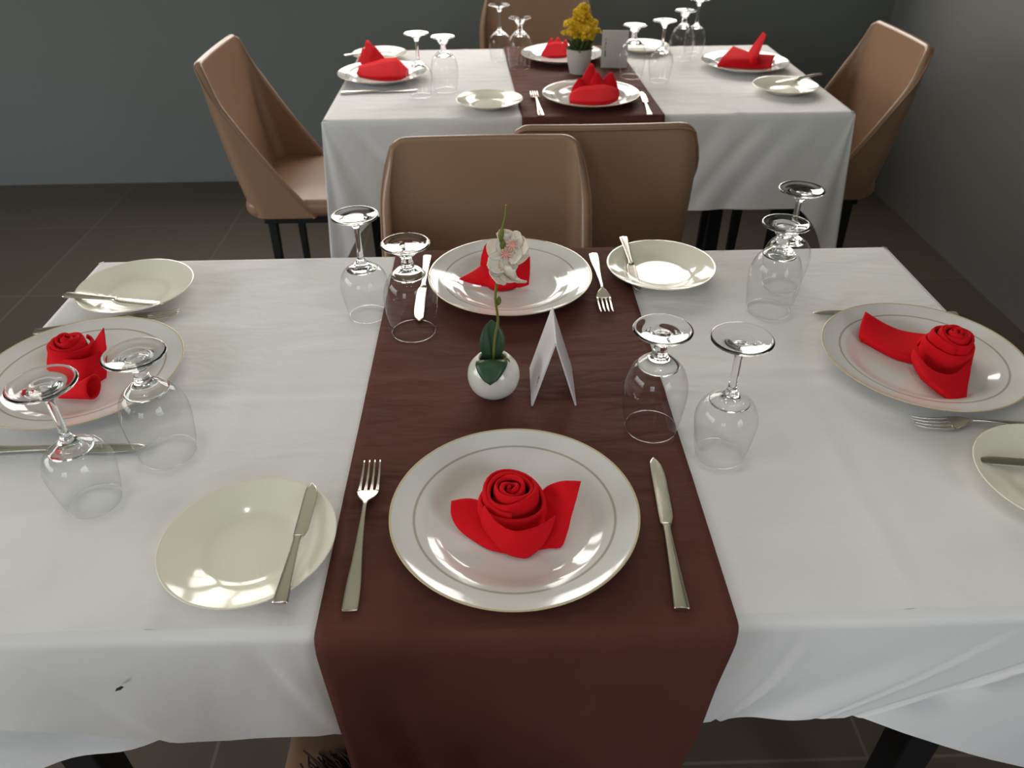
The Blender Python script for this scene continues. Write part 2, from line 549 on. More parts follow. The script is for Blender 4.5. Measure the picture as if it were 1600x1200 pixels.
def cloth(label, tab, h, cin, tip, flare, drop, hem=lambda x: 0, group=None):
    x0, x1, y0, y1 = tab
    r = .008
    nx, ny = 130, 80
    top = grid([[(x0+r+(x1-x0-2*r)*i/nx, y0+r+(y1-y0-2*r)*j/ny, ZT+crease(x0+(x1-x0)*i/nx, y0+(y1-y0)*j/ny, tab)) for i in range(nx+1)] for j in range(ny+1)])
    ring = []   # (top point, outward, f(t) -> point)
    N = 150

    def side(p, q, n, name):
        L = math.hypot(q[0]-p[0], q[1]-p[1])
        dx, dy = (q[0]-p[0])/L, (q[1]-p[1])/L
        for i in range(N+1):
            s = L*i/N
            d0, d1 = s, L-s
            sh0 = max(0, 1-d0/(L*.5))*cin[name][0]
            sh1 = max(0, 1-d1/(L*.5))*cin[name][1]
            sx, sy = p[0]+dx*s, p[1]+dy*s

            def f(t, sx=sx, sy=sy, sh0=sh0, sh1=sh1, s=s):
                wv = (.0028*math.sin(s*19+1.3)+.0012*math.sin(s*41))*t
                if name == 'f':
                    for (cs, sl, aa, ww) in CREASES.get(round(x0, 3), ()):
                        wv -= aa*min(1, t*4)*math.exp(-((sx-cs-sl*t)/ww)**2)
                        wv += aa*.6*min(1, t*4)*math.exp(-((sx-cs-sl*t-ww*1.8)/(ww*1.3))**2)
                out = .004+.012*t+wv+(.022*t*max(0, min(1, (-.31-sx)/.2)) if name == 'f' and y0 == 0 else 0)
                return (sx+dx*(sh0-sh1)*t+n[0]*out, sy+dy*(sh0-sh1)*t+n[1]*out, ZT-.006-(h+hem(sx) if name == 'f' else h*.965)*t)
            ring.append(((sx-n[0]*r, sy-n[1]*r), n, f, False))

    def corner(p, n0, n1, c0, c1):
        # the hanging point of the cloth: a cone between two walls
        d0 = (-n1[0], -n1[1]); d1 = (-n0[0], -n0[1])
        K = 22
        for i in range(1, K):
            u = i/K

            def f(t, u=u):
                A = Vector((p[0]+d0[0]*c0*t+n0[0]*(.004+.012*t), p[1]+d0[1]*c0*t+n0[1]*(.004+.012*t)))
                B = Vector((p[0]+d1[0]*c1*t+n1[0]*(.004+.012*t), p[1]+d1[1]*c1*t+n1[1]*(.004+.012*t)))
                Tt = Vector((p[0]+(n0[0]+n1[0])*(.004+flare*t), p[1]+(n0[1]+n1[1])*(.004+flare*t)))
                q = A*(1-u)**2+Tt*2*u*(1-u)+B*u*u
                sharp = 1-abs(2*u-1)
                q = q*(1-.35*sharp)+Tt*(.35*sharp)
                rip = .010*math.sin(u*pi*5)*t
                q = q+Vector((n0[0]+n1[0], n0[1]+n1[1]))*rip*.5
                hh = h*(1+(tip-1)*math.sin(pi*u)**1.1)
                return (q.x, q.y, ZT-.006-hh*t)
            ring.append(((p[0]-(n0[0]+n1[0])*r, p[1]-(n0[1]+n1[1])*r), None, f, True))
    side((x0, y0), (x1, y0), (0, -1), 'f')
    corner((x1, y0), (0, -1), (1, 0), cin['f'][1], cin['r'][0])
    side((x1, y0), (x1, y1), (1, 0), 'r')
    corner((x1, y1), (1, 0), (0, 1), cin['r'][1], cin['b'][0])
    side((x1, y1), (x0, y1), (0, 1), 'b')
    corner((x0, y1), (0, 1), (-1, 0), cin['b'][1], cin['l'][0])
    side((x0, y1), (x0, y0), (-1, 0), 'l')
    corner((x0, y0), (-1, 0), (0, -1), cin['l'][1], cin['f'][0])
    rows = []
    nt_ = 22
    for j in range(nt_+3):
        row = []
        for (tp, n, f, cor) in ring:
            if j == 0:
                row.append((tp[0], tp[1], ZT+crease(tp[0], tp[1], tab)))
            elif j == 1:
                q = f(0)
                row.append((tp[0]*.35+q[0]*.65, tp[1]*.35+q[1]*.65, ZT-.002))
            else:
                row.append(f((j-2)/nt_))
        rows.append(row)
    parts = [top, grid(rows, closed=True)]
    return parts


ci = {'f': (.26, .33), 'r': (.12, .12), 'b': (.12, .12), 'l': (.12, .26)}
ci['f'] = (.02, .33); ci['l'] = (.12, .05)
p1 = cloth('', T1, .150, ci, 1.9, .05, .15, hem=lambda x: -.012*x-.075*max(0, min(1, (-x-.31)/.22)))
# on the left the hanging corner of the cloth shows below the front flap
lap = []
for i in range(33):
    x = -0.285-.50*i/32
    f_ = i/32
    zb = .612-.17*f_**.9
    lap.append([(x, .060-(.045+.03*f_)*s**1.4+.006*math.sin(i*.55)*s, .70*(1-s)+zb*s) for s in [k/12 for k in range(13)]])
p1.append(grid(lap))
cl1 = obj('tablecloth', merge(*p1), 'cloth')
tag(cl1, 'white cotton tablecloth creased over the table in front', 'tablecloth', 'white tablecloths')
ci = {'f': (.115, .10), 'r': (.10, .10), 'b': (.10, .10), 'l': (.10, .10)}
cl2 = obj('tablecloth', merge(*cloth('', T2, .258, ci, 1.62, .060, .2)), 'cloth')
tag(cl2, 'white cotton tablecloth draped over the farther table behind the chairs', 'tablecloth', 'white tablecloths')
stn = obj('stain', ([(0, 0, 0), (.006, 0, .002), (.011, 0, .007), (.009, 0, .009), (.003, 0, .005)], [(0, 1, 2, 3, 4)]), 'ink', cl1, smooth=False, loc=(-0.389, -0.022, 0.706))


def runner(tab, xa, xb, front, back, narrow=0.0, xa2=None, xb2=None):
    x0, x1, y0, y1 = tab
    path = []
    path += [(y1+.022, ZT-back*(1-k/8)) for k in range(8)]
    path += [(y1+.020, ZT-.004), (y1+.014, ZT+.0015), (y1+.004, ZT+.0035)]
    n = 60
    path += [(y1-(y1-y0)*k/n, None) for k in range(1, n)]
    path += [(y0-.002, ZT+.0028), (y0-.007, ZT+.0012), (y0-.011, ZT-.004)]
    path += [(y0-.014-.016*(k/18), ZT-front*(k/18)) for k in range(1, 19)]
    rows = []
    for (y, z) in path:
        row = []
        q = max(0, (ZT-(z or ZT))/.3) if y < y0 else 0
        f = (y1-y)/(y1-y0)
        f = max(0, min(1, f))
        a = (xa if xa2 is None else xa2*(1-f)+xa*f)+narrow*q*.4
        b = (xb if xb2 is None else xb2*(1-f)+xb*f)-narrow*q
        for i in range(41):
            x = a+(b-a)*i/40
            zz = z
            yy = y
            if z is None:
                zz = ZT+.0025+crease(x, y, tab)*.8+.0005*math.sin(x*31+y*13)
            elif z < ZT-.01:
                wv = .006*math.sin(x*38+1)+.003*math.sin(x*77+z*30)
                yy += -.6*abs(wv)*min(1, (ZT-z)/.1) if y < y0 else 0
            row.append((x, yy, zz))
        rows.append(row)
    return grid(rows)


r1 = obj('table_runner', runner(T1, -0.190, 0.215, .262, .16, .045), 'runner', solid=.0008)
tag(r1, 'dark brown satin runner down the middle of the table in front', 'table runner', 'brown table runners')
r2 = obj('table_runner', runner(T2, 0.066, 0.445, .22, .22, 0, xa2=.030, xb2=.425), 'runner', solid=.0008)
tag(r2, 'dark brown satin runner down the middle of the farther table', 'table runner', 'brown table runners')
fr = []
for k in range(70):
    x = -.232+.055*random.random(); y = -.030+.03*random.random()
    fr.append(tube([(x+.04, y-.035, .512), (x+.015, y-.01, .518), (x+random.uniform(-.012, .012), y+.01, .503), (x-.012+random.uniform(-.012, .012), y+.028, .497)], .0011, 5))
obj('fringe', merge(*fr), 'tassel', r1)

# ------------------------------------------------------------------ chairs


def rounded_box(x0, x1, y0, y1, z0, z1, r, puff=0.0):
    """cushion: rounded plan outline, lofted in z with rounded edges"""
    def outline(d, z, dz=0):
        pts = []
        rr = max(r*2.2-d, .004)
        for (cx, cy, a0) in ((x1-d-rr, y1-d-rr, 0), (x0+d+rr, y1-d-rr, 90), (x0+d+rr, y0+d+rr, 180), (x1-d-rr, y0+d+rr, 270)):
            for k in range(9):
                a = math.radians(a0+90*k/8)
                pts.append((cx+rr*math.cos(a), cy+rr*math.sin(a), z))
        return pts
    rows = [outline(r, z0)]
    for k in range(1, 6):
        a = pi/2*k/5
        rows.append(outline(r*(1-math.sin(a)), z0+r*(1-math.cos(a))))
    for k in range(0, 6):
        a = pi/2*k/5
        rows.append(outline(r*(1-math.cos(a)), z1-r+r*math.sin(a)))
    rows.append(outline(r+.05, z1+puff*.8))
    rows.append(outline(r+.10, z1+puff))
    v, f = grid(rows, closed=True)
    n = len(rows[0])
    f.append(tuple(range(n))[::-1])
    f.append(tuple(range((len(rows)-1)*n, len(rows)*n)))
    return v, f


ZB, ZTOP = .435, .868


def shell_pt(u, v, off=0.0):
    """u in -1..1 round the U of the back, v from 0 (bottom) to 1 (top)"""
    hw = .212+.006*v
    d = .175*(1-v)**0.95+.016
    rc = .050
    xb = -.215-.068*v-.03*math.sin(v*pi)*0.3
    straight = hw-rc
    arc = rc*pi/2
    wing = max(d-rc, 0.0)
    if d < rc:
        arc_frac = d/rc
    else:
        arc_frac = 1
    total = straight+arc*arc_frac+wing
    s = abs(u)*total
    sg = 1 if u >= 0 else -1
    bow = .016
    if s <= straight:
        x, y = xb, s
        nx_, ny_ = -1, 0
    elif s <= straight+arc*arc_frac:
        a = (s-straight)/rc
        x, y = xb+rc-rc*math.cos(a), straight+rc*math.sin(a)
        nx_, ny_ = -math.cos(a), math.sin(a)
    else:
        w = s-straight-arc*arc_frac
        x, y = xb+rc+w, hw
        nx_, ny_ = 0, 1
    x -= bow*(1-(y/hw)**2)*.6
    top = ZTOP-.045*max(0, (abs(y)/hw-.70)/.30)**2.6-.01*max(0, (x-xb)/.06)
    z = ZB+(top-ZB)*v
    return Vector((x+nx_*off, sg*y+sg*ny_*off, z))


def chair():
    t = thing('dining_chair', '', 'chair')
    nu, nv = 48, 20
    th = .020
    outer = [[shell_pt(-1+2*i/nu, j/nv, 0) for i in range(nu+1)] for j in range(nv+1)]
    inner = [[shell_pt(-1+2*i/nu, j/nv, -th) for i in range(nu+1)] for j in range(nv+1)]
    V, F = grid([[tuple(p) for p in r] for r in outer])
    n = len(V)
    V2, F2 = grid([[tuple(p) for p in r] for r in inner])
    V += V2
    F += [tuple(i+n for i in q)[::-1] for q in F2]
    # rounded lip joining the two skins along sides and top
    rim = [(j, 0) for j in range(nv+1)] + [(nv, i) for i in range(1, nu+1)] + [(j, nu) for j in range(nv-1, -1, -1)]
    prev = None
    rows = []
    for (j, i) in rim:
        a, b = outer[j][i], inner[j][i]
        m_ = (a+b)/2
        if 0 < i < nu:
            dirv = Vector((0, 0, 1))
        elif j == nv:
            dirv = Vector((.5, -.3 if i == 0 else .3, .8)).normalized()
        else:
            dirv = Vector((1, 0, .35)).normalized()
        h = (a-b)/2
        rows.append([tuple(m_+h*math.cos(pi*k/6)+dirv*(th*.42)*math.sin(pi*k/6)) for k in range(7)])
    V3, F3 = grid(rows)
    n = len(V)
    V += V3
    F += [tuple(i+n for i in q) for q in F3]
    # closed bottom
    bo = [tuple(p) for p in outer[0]]; bi = [tuple(p) for p in inner[0]]
    V4, F4 = grid([bo, bi])
    n = len(V)
    V += V4
    F += [tuple(i+n for i in q) for q in F4]
    obj('backrest', (V, F), 'leather', t)
    # piping seam down the edge of each wing and over the top
    pp = [shell_pt(-1, j/nv, .001) for j in range(nv+1)] + [shell_pt(-1+2*i/nu, 1, .001) for i in range(1, nu)] + [shell_pt(1, j/nv, .001) for j in range(nv, -1, -1)]
    obj('piping', tube([tuple(p) for p in pp], .0028, 6), 'piping', t)
    obj('seat', rounded_box(-.235, .245, -.208, .208, .432, .486, .022, .006), 'leather', t)
    obj('seat_frame', merge(box(-.185, .21, -.19, .19, .408, .434)), 'black', t, smooth=False, bevel=.004)
    for sx, sy in ((-.165, -.165), (-.165, .165), (.185, -.165), (.185, .165)):
        v = []
        for (z, o_) in ((0, 1.06), (.41, 1.0)):
            cx, cy = sx*o_, sy*o_
            w = .010 if z == 0 else .0135
            v += [(cx-w, cy-w, z), (cx+w, cy-w, z), (cx+w, cy+w, z), (cx-w, cy+w, z)]
        obj('leg', (v, [(3, 2, 1, 0), (4, 5, 6, 7), (0, 1, 5, 4), (1, 2, 6, 5), (2, 3, 7, 6), (3, 0, 4, 7)]), 'black', t, smooth=False, bevel=.003)
    return t


CH = chair()
G = 'tan dining chairs'
place(CH, USED, 'tan leatherette chair at the left end of the farther table', (-.530, 1.92, 0), 0, G)
c = place(CH, USED, 'tan leatherette chair at the right end of the farther table, black tag on its side', (.950, 1.985, 0), pi, G)
obj('side_tag', box(-.006, .006, -.001, .002, -.018, .018), 'black', c, smooth=False, loc=(-.060, .2135, .545), rot=(0, -.5, 0))
place(CH, USED, 'tan leatherette chair across the table in front, seen behind its far plate', (-.028, .815, 0), -pi/2, G)
place(CH, USED, 'tan leatherette chair with its back to us at the near side of the farther table', (.226, 1.435, 0), pi/2, G)
place(CH, USED, 'tan leatherette chair against the back wall behind the yellow flowers', (.165, 2.47, 0), -pi/2, G)
place(CH, USED, 'tan leatherette chair nearest us, its seat showing below the runner', (-.07, -.015, 0), pi/2, G)

# ------------------------------------------------------------------ plates


def china_dinner():
    R = .135
    pr = [(0, .0035), (.060, .0035), (.078, .0040), (.086, .0060), (.097, .0125), (.103, .0145), (.118, .0172), (.131, .0205), (.1345, .0222), (.1352, .0218), (.1345, .0203),
          (.118, .0140), (.103, .0105), (.092, .0050), (.084, .0018), (.080, .0000), (.076, .0000), (.073, .0015), (0, .0015)]
    return obj('dinner_plate', lathe(pr, 96), 'china')


def china_side():
    pr = [(0, .0035), (.040, .0035), (.049, .0042), (.054, .0068), (.062, .0105), (.076, .0150), (.088, .0185), (.0908, .0200), (.0914, .0194), (.0905, .0180),
          (.076, .0118), (.062, .0070), (.054, .0018), (.050, .0), (.047, .0), (.045, .0015), (0, .0015)]
    return obj('side_plate', lathe(pr, 96), 'cream')


ZR = ZT+.0038    # on the runner
ZK = ZT+.0022    # on the cloth
dp = china_dinner(); sp = china_side()
dp['category'] = 'plate'; sp['category'] = 'plate'
GD, GS = 'china dinner plates', 'cream side plates'
P1 = Vector((.0044, .1329, ZR)); P2 = Vector((.0128, .6707, ZR)); P3 = Vector((.5845, .4172, ZK)); P4 = Vector((-.5859, .4241, ZK))
place(dp, USED, 'white china dinner plate nearest us, on the runner with a red rose napkin', P1, 0, GD)
place(dp, USED, 'white china dinner plate on the runner behind the orchid', P2, 0, GD)
place(dp, USED, 'white china dinner plate at the right end of the front table', P3, 0, GD)
place(dp, USED, 'white china dinner plate at the left end of the front table', P4, 0, GD)
F1 = at(597, 113, .780); F1.z = ZK
F2 = at(923, 147, .780); F2.z = ZR
F3 = at(1164, 96, .780); F3.z = ZK
F4 = at(878, 84, .780); F4.z = ZR
place(dp, USED, 'white china dinner plate at the left end of the farther table', F1, 0, GD)
place(dp, USED, 'white china dinner plate at the near side of the farther table, on its runner', F2, 0, GD)
place(dp, USED, 'white china dinner plate at the right end of the farther table', F3, 0, GD)
place(dp, USED, 'white china dinner plate behind the yellow flowers on the farther table', F4, 0, GD)
S1 = Vector((-.2758, .1038, ZK)); S2 = Vector((-.6015, .6652, ZK)); S3 = Vector((.2687, .6992, ZR)); S4 = Vector((.628, .168, ZK))
place(sp, USED, 'cream side plate left of the nearest fork, a butter knife across its right rim', S1, 0, GS)
place(sp, USED, 'cream side plate at the far left corner of the front table', S2, 0, GS)
place(sp, USED, 'cream side plate right of the fork on the far side of the front table', S3, 0, GS)
place(sp, USED, 'cream side plate cut by the right edge of the photo', S4, 0, GS)
FS1 = at(765, 156, .777); FS1.z = ZK
FS2 = at(1227, 134, .777); FS2.z = ZK
FS3 = at(593, 84, .777); FS3.z = ZK
FS4 = at(1003, 72, .777); FS4.z = ZK
place(sp, USED, 'cream side plate shining at the near edge of the farther table, left of the fork', FS1, 0, GS)
place(sp, USED, 'cream side plate at the right corner of the farther table', FS2, 0, GS)
place(sp, USED, 'cream side plate at the far left corner of the farther table, behind a red napkin', FS3, 0, GS)
place(sp, USED, 'cream side plate at the back of the farther table, behind the standing card', FS4, 0, GS)

# ------------------------------------------------------------------ cutlery (lies along +Y, handle end at the origin)


def fork():
    st = [(0, .0070, .0012, .0022), (.002, .0083, .0013, .0022), (.03, .0078, .0013, .0028), (.07, .0048, .0015, .0055), (.11, .0029, .0017, .0088), (.132, .0024, .0018, .0100),
          (.140, .0032, .0016, .0096), (.148, .0085, .0012, .0080), (.157, .0118, .0010, .0058), (.163, .0124, .0009, .0044)]
    body = loft(smoothprof(st, 4), 14)
    parts = [body]
    for k in range(4):
        x = -.0102+.0068*k
        parts.append(loft(smoothprof([(.160, .0024, .0009, .0047, x), (.175, .0017, .0009, .0034, x*.97), (.195, .0015, .0008, .0042, x*.94), (.211, .0009, .0006, .0078, x*.92)], 3), 10))
    return tag(obj('fork', merge(*parts), 'steel'), '', 'fork')


def knife(L, hl, bw, name, cat):
    t = thing(name, '', cat)
    h = [(0, .0070, .0022, .0028), (.003, .0080, .0026, .0030), (hl*.25, .0068, .0027, .0032), (hl*.6, .0052, .0027, .0032), (hl*.93, .0042, .0027, .0032), (hl, .0058, .0024, .0032)]
    obj('handle', loft(smoothprof(h, 4), 14), 'steel', t)
    bl = L-hl
    b = []
    for s, wl, wr in ((0, .55, .55), (.06, .60, .80), (.15, .62, .95), (.4, .62, 1.0), (.65, .62, 1.0), (.82, .60, .88), (.93, .50, .55), (1, .1, .02)):
        b.append((hl-.001+bl*s, (wl+wr)/2*bw*.62, .0007, .0022, (wr-wl)/2*bw*.62))
    obj('blade', loft(smoothprof(b, 4), 14, 2.2), 'steel', t)
    return t


FK = fork(); DK = knife(.222, .112, .0165, 'table_knife', 'knife'); BK = knife(.166, .085, .0150, 'butter_knife', 'knife')
GF, GK, GB = 'steel forks', 'steel table knives', 'butter knives on side plates'


def lay(proto, label, a, b, za, zb, group):
    """lay a piece with its handle end at a, pointing to b (pixels -> table points)"""
    A = at(a[0], a[1], za); B = at(b[0], b[1], zb)
    d = B-A
    rz = math.atan2(-d.x, d.y)
    rx = math.atan2(d.z, math.hypot(d.x, d.y))
    o = place(proto, USED, label, A, 0, group, rot=(0, 0, 0))
    o.rotation_mode = 'ZYX' if False else 'XYZ'
    o.rotation_euler = (Matrix.Rotation(rz, 3, 'Z') @ Matrix.Rotation(rx, 3, 'X')).to_euler()
    return o


lay(FK, 'steel fork on the runner left of the nearest dinner plate', (547, 955), (583, 727), ZR, ZR, GF)
lay(DK, 'steel table knife on the runner right of the nearest dinner plate', (1065, 955), (1021, 718), ZR, ZR, GK)
lay(BK, 'steel butter knife on the side plate left of the nearest fork', (438, 946), (481, 786), ZT+.020, ZT+.021, GB)
lay(FK, 'steel fork on the runner right of the plate behind the orchid', (927, 398), (945, 478), ZR, ZR, GF)
lay(DK, 'steel table knife behind the two glasses, left of the plate behind the orchid', (668, 402), (655, 505), ZR, ZR, GK)
lay(BK, 'steel butter knife on the far side plate right of the fork', (974, 373), (994, 441), ZT+.022, ZT+.008, GB)
lay(BK, 'steel butter knife lying dark across the side plate at the far left corner', (102, 463), (243, 475), ZT+.021, ZT+.015, GB)
lay(DK, 'steel table knife running in from the left edge below the left dinner plate', (-55, 707), (197, 700), ZK, ZK, GK)
lay(FK, 'steel fork hidden but for its tines beyond the left dinner plate', (55, 520), (280, 492), ZK, ZK, GF)
lay(FK, 'steel fork with dark tines below the right dinner plate', (1690, 671), (1416, 663), ZK, ZK, GF)
lay(DK, 'steel table knife whose dark tip shows left of the right dinner plate', (1495, 494), (1255, 491), ZK, ZK, GK)
lay(BK, 'steel butter knife on the side plate cut by the right edge', (1768, 738), (1524, 721), ZT+.022, ZT+.016, GB)
lay(FK, 'steel fork on the farther table left of its near plate', (846, 181), (829, 133), ZR, ZR, GF)
lay(DK, 'steel table knife on the farther table right of its near plate', (1015, 181), (998, 133), ZR, ZR, GK)
lay(DK, 'steel table knife on the farther table below its left plate', (533, 146), (650, 141), ZK, ZK, GK)
lay(BK, 'steel butter knife on the side plate at the farther table\'s far left corner', (538, 88), (598, 80), ZT+.022, ZT+.018, GB)
lay(BK, 'steel butter knife on the side plate at the farther table\'s right corner', (1282, 117), (1205, 131), ZT+.022, ZT+.017, GB)

# ------------------------------------------------------------------ glasses standing upside down


def glass(name, H, rim, rmax, zmax, zsh, rst, zst, rf):
    t = thing(name, '', 'glass')
    prof = smoothprof([(rim, .0002), (rim+(rmax-rim)*.55, zmax*.42), (rmax, zmax), (rmax*.965, zmax+(zsh-zmax)*.35), (rmax*.80, zmax+(zsh-zmax)*.68), (rmax*.50, zmax+(zsh-zmax)*.88), (rmax*.18, zsh-.001)], 7)
    obj('bowl', lathe(prof, 64), 'thin_glass', t)
    # thick glass where bowl meets stem, and the stem
    k = zsh-zmax
    sp_ = smoothprof([(0, zsh-.0035), (rmax*.30, zsh-.0055), (rmax*.60, zmax+k*.80), (rmax*.62, zmax+k*.83), (rmax*.40, zsh-.0012), (rmax*.24, zsh+.0035), (rst*1.25, zsh+.010), (rst, zsh+.020), (rst*.95, (zsh+zst)/2+.005), (rst*1.1, zst-.010), (rst*2.0, zst-.003), (0, zst-.0015)], 4)
    obj('stem', lathe(sp_, 48), 'glass', t)
    z0 = zst
    ft = smoothprof([(0, z0-.001), (rst*2.0, z0-.0005), (rf*.55, H-.0062), (rf*.92, H-.0030), (rf, H-.0016), (rf*.985, H-.0002), (rf*.90, H), (rf*.70, H-.0014), (rf*.40, H-.0030), (0, H-.0034)], 4)
    obj('foot', lathe(ft, 64), 'glass', t)
    obj('rim', lathe([(rim+.0005*math.cos(a), .0006+.0005*math.sin(a)) for a in [2*pi*i/8 for i in range(8)]], 64, closed=True), 'glass', t)
    return t


WG = glass('wine_glass', .167, .0285, .0365, .050, .088, .0045, .156, .0345)
WG['category'] = 'wine glass'
GO = glass('water_goblet', .146, .0325, .0395, .052, .106, .0068, .134, .0350)
GO['category'] = 'goblet'
GW, GG = 'upturned wine glasses', 'upturned stemmed goblets'
tilt = lambda: 0


def stand(proto, label, x, y, z, g):
    place(proto, USED, label, (x, y, z), random.random()*6, g)


stand(WG, 'upturned tall wine glass nearest the left edge, beside the knife', -.474, .184, ZK, GW)
stand(GO, 'upturned goblet over the right rim of the left dinner plate', -.418, .267, ZK, GG)
stand(WG, 'upturned tall wine glass at the back left, left of the runner', -.213, .588, ZK, GW)
stand(GO, 'upturned goblet at the back left, standing on the runner edge', -.137, .532, ZK+.002, GG)
stand(GO, 'upturned goblet right of the standing card, over the runner edge', .182, .292, ZK+.002, GG)
stand(WG, 'upturned tall wine glass on the cloth between the card and the right plate', .257, .240, ZK, GW)
stand(GO, 'upturned goblet at the back right, in front of a taller glass', .418, .578, ZK, GG)
stand(WG, 'upturned tall wine glass half hidden behind the back right goblet', .462, .655, ZK, GW)
for lab, px, pr_, hh, gg in (
        ('upturned tall wine glass beside the left plate of the farther table', (655, 53), WG, .165, GW),
        ('upturned goblet just right of the far left wine glass', (684, 61), GO, .144, GG),
        ('upturned tall wine glass at the back left of the farther table', (780, 9), WG, .165, GW),
        ('upturned goblet left of the yellow flowers', (821, 28), GO, .144, GG),
        ('upturned goblet just right of the far standing card', (992, 42), GO, .144, GG),
        ('upturned tall wine glass between the far card and the far right plate', (1039, 34), WG, .165, GW),
        ('upturned goblet at the back right of the farther table', (1071, 18), GO, .144, GG),
        ('upturned tall wine glass at the back right, cut by the top of the photo', (1090, 1), WG, .165, GW)):
    p = at(px[0], px[1], ZT+hh)
    p.x += {1090: .008, 684: .013, 655: -.008, 821: -.018}.get(px[0], 0)
    p.y += {1090: .008, 684: .014, 655: -.006, 821: -.020}.get(px[0], 0)
    stand(pr_, lab, p.x, p.y, ZR if .03 < p.x < .44 else ZK, gg)

# ------------------------------------------------------------------ folded napkins


def spiral(R, H, turns, lean=0.0, flare=.004, seed=0, dip=.006, r0=.003):
    rnd = random.Random(seed)
    n = int(turns*26)
    rows = []
    ph = rnd.random()*6
    for i in range(n+1):
        th = 2*pi*turns*i/n
        f = i/n
        r = r0+(R-r0)*f**.95
        wob = 1+.07*math.sin(th*1.55+ph)+.03*math.sin(th*3.1)
        r *= wob
        h = H*(1-.22*f*f)-dip*(1-f)**2+.0022*math.sin(th*1.7+ph)
        row = []
        for (dr, z) in ((flare*(.4+f), 0), (flare*.6*f+.001, h*.35), (.0008, h*.75), (0, h*.93), (-.0012, h), (-.0030, h-.0006), (-.0042, h-.0045)):
            rr = max(r+dr, .0006)
            row.append((rr*math.cos(th), rr*math.sin(th)+lean*z, z))
        rows.append(row)
    return grid(rows)


def napkin(label, base, parts, fy=.0013):
    """parts: list of (name, (verts, faces)) in table coordinates"""
    t = thing('folded_napkin', label, 'napkin', base, group='red folded napkins')
    for nm, vf in parts:
        v = [tuple(Vector(p)-Vector(base)) for p in vf[0]]
        obj(nm, (v, vf[1]), 'napkin', t, solid=fy)
    return t


def mv(vf, p, sc=1.0, rz=0, rx=0, ry=0):
    m_ = Matrix.Rotation(rz, 3, 'Z') @ Matrix.Rotation(rx, 3, 'X') @ Matrix.Rotation(ry, 3, 'Y')
    return [tuple(Vector(p)+m_ @ (Vector(q)*sc)) for q in vf[0]], vf[1]


def pxgrid(rows):
    return [[tuple(at(a, b, z)) for (a, b, z) in r] for r in rows]


def sheet(rows, k=5):
    return patch(pxgrid(rows), k)


zp = ZR+.0045    # well of a plate on the runner
# 1: rose with a low leaf left and a tall upright leaf right (nearest plate)
rc = at(803, 803, zp); rc.z = zp
parts = [('rosette', mv(spiral(.0345, .045, 4.4, flare=.003, seed=3), (rc.x-.003, rc.y, zp+.001), rz=2.2)),
         ('wrap', mv(spiral(.0405, .031, 1.15, flare=.003, seed=12, dip=0, r0=.035), (rc.x-.002, rc.y-.002, zp+.001), rz=1.2))]
parts.append(('leaf', sheet([
    [(705, 783, zp+.022), (735, 779, zp+.024), (775, 790, zp+.020)],
    [(705, 806, zp+.016), (738, 806, zp+.019), (785, 822, zp+.016)],
    [(718, 828, zp+.008), (745, 838, zp+.010), (790, 850, zp+.010)],
    [(742, 846, zp+.002), (768, 860, zp+.002), (806, 868, zp+.003)]])))
parts.append(('leaf', sheet([
    [(838, 790, zp+.010), (850, 764, zp+.028), (876, 752, zp+.042), (908, 752, zp+.044)],
    [(842, 815, zp+.008), (866, 795, zp+.022), (888, 782, zp+.034), (903, 770, zp+.040)],
    [(846, 842, zp+.004), (866, 830, zp+.014), (884, 812, zp+.022), (897, 792, zp+.032)],
    [(838, 860, zp+.001), (858, 857, zp+.002), (878, 854, zp+.003), (888, 825, zp+.016)]])))
parts.append(('wrap', sheet([
    [(757, 790, zp+.036), (775, 815, zp+.037), (805, 830, zp+.036), (842, 822, zp+.034), (868, 806, zp+.033)],
    [(752, 815, zp+.022), (776, 842, zp+.022), (808, 850, zp+.023), (842, 843, zp+.022), (862, 826, zp+.023)],
    [(768, 842, zp+.007), (788, 862, zp+.008), (816, 868, zp+.008), (836, 862, zp+.007), (852, 846, zp+.009)],
    [(776, 850, zp+.001), (795, 866, zp+.001), (820, 872, zp+.001), (832, 866, zp+.001), (846, 852, zp+.001)]])))
napkin('red napkin folded as a rose with one raised leaf, on the nearest dinner plate', rc, parts)
# 2: behind the orchid: pointed flap left, standing block right
zq = ZR+.0045
b2 = at(785, 448, zq)
parts = [('flap', sheet([
    [(717, 436, zq+.004), (745, 420, zq+.016), (772, 398, zq+.030)],
    [(730, 441, zq+.003), (752, 436, zq+.012), (775, 425, zq+.020)],
    [(745, 445, zq+.001), (762, 448, zq+.001), (782, 455, zq+.001)]])),
    ('fold', sheet([
        [(757, 384, zq+.044), (766, 378, zq+.048), (780, 383, zq+.048)],
        [(752, 402, zq+.030), (766, 402, zq+.034), (782, 408, zq+.034)],
        [(750, 424, zq+.010), (766, 430, zq+.008), (786, 440, zq+.006)]])),
    ('fold', sheet([
        [(790, 404, zq+.036), (810, 400, zq+.038), (828, 401, zq+.036)],
        [(790, 425, zq+.020), (811, 425, zq+.023), (828, 424, zq+.020)],
        [(794, 448, zq+.001), (812, 449, zq+.001), (826, 445, zq+.002)]])),
    ('rosette', mv(spiral(.022, .034, 3.0, seed=9), (b2.x, b2.y+.008, zq+.001)))]
napkin('red napkin with a pointed flap, on the plate behind the orchid', b2, parts)
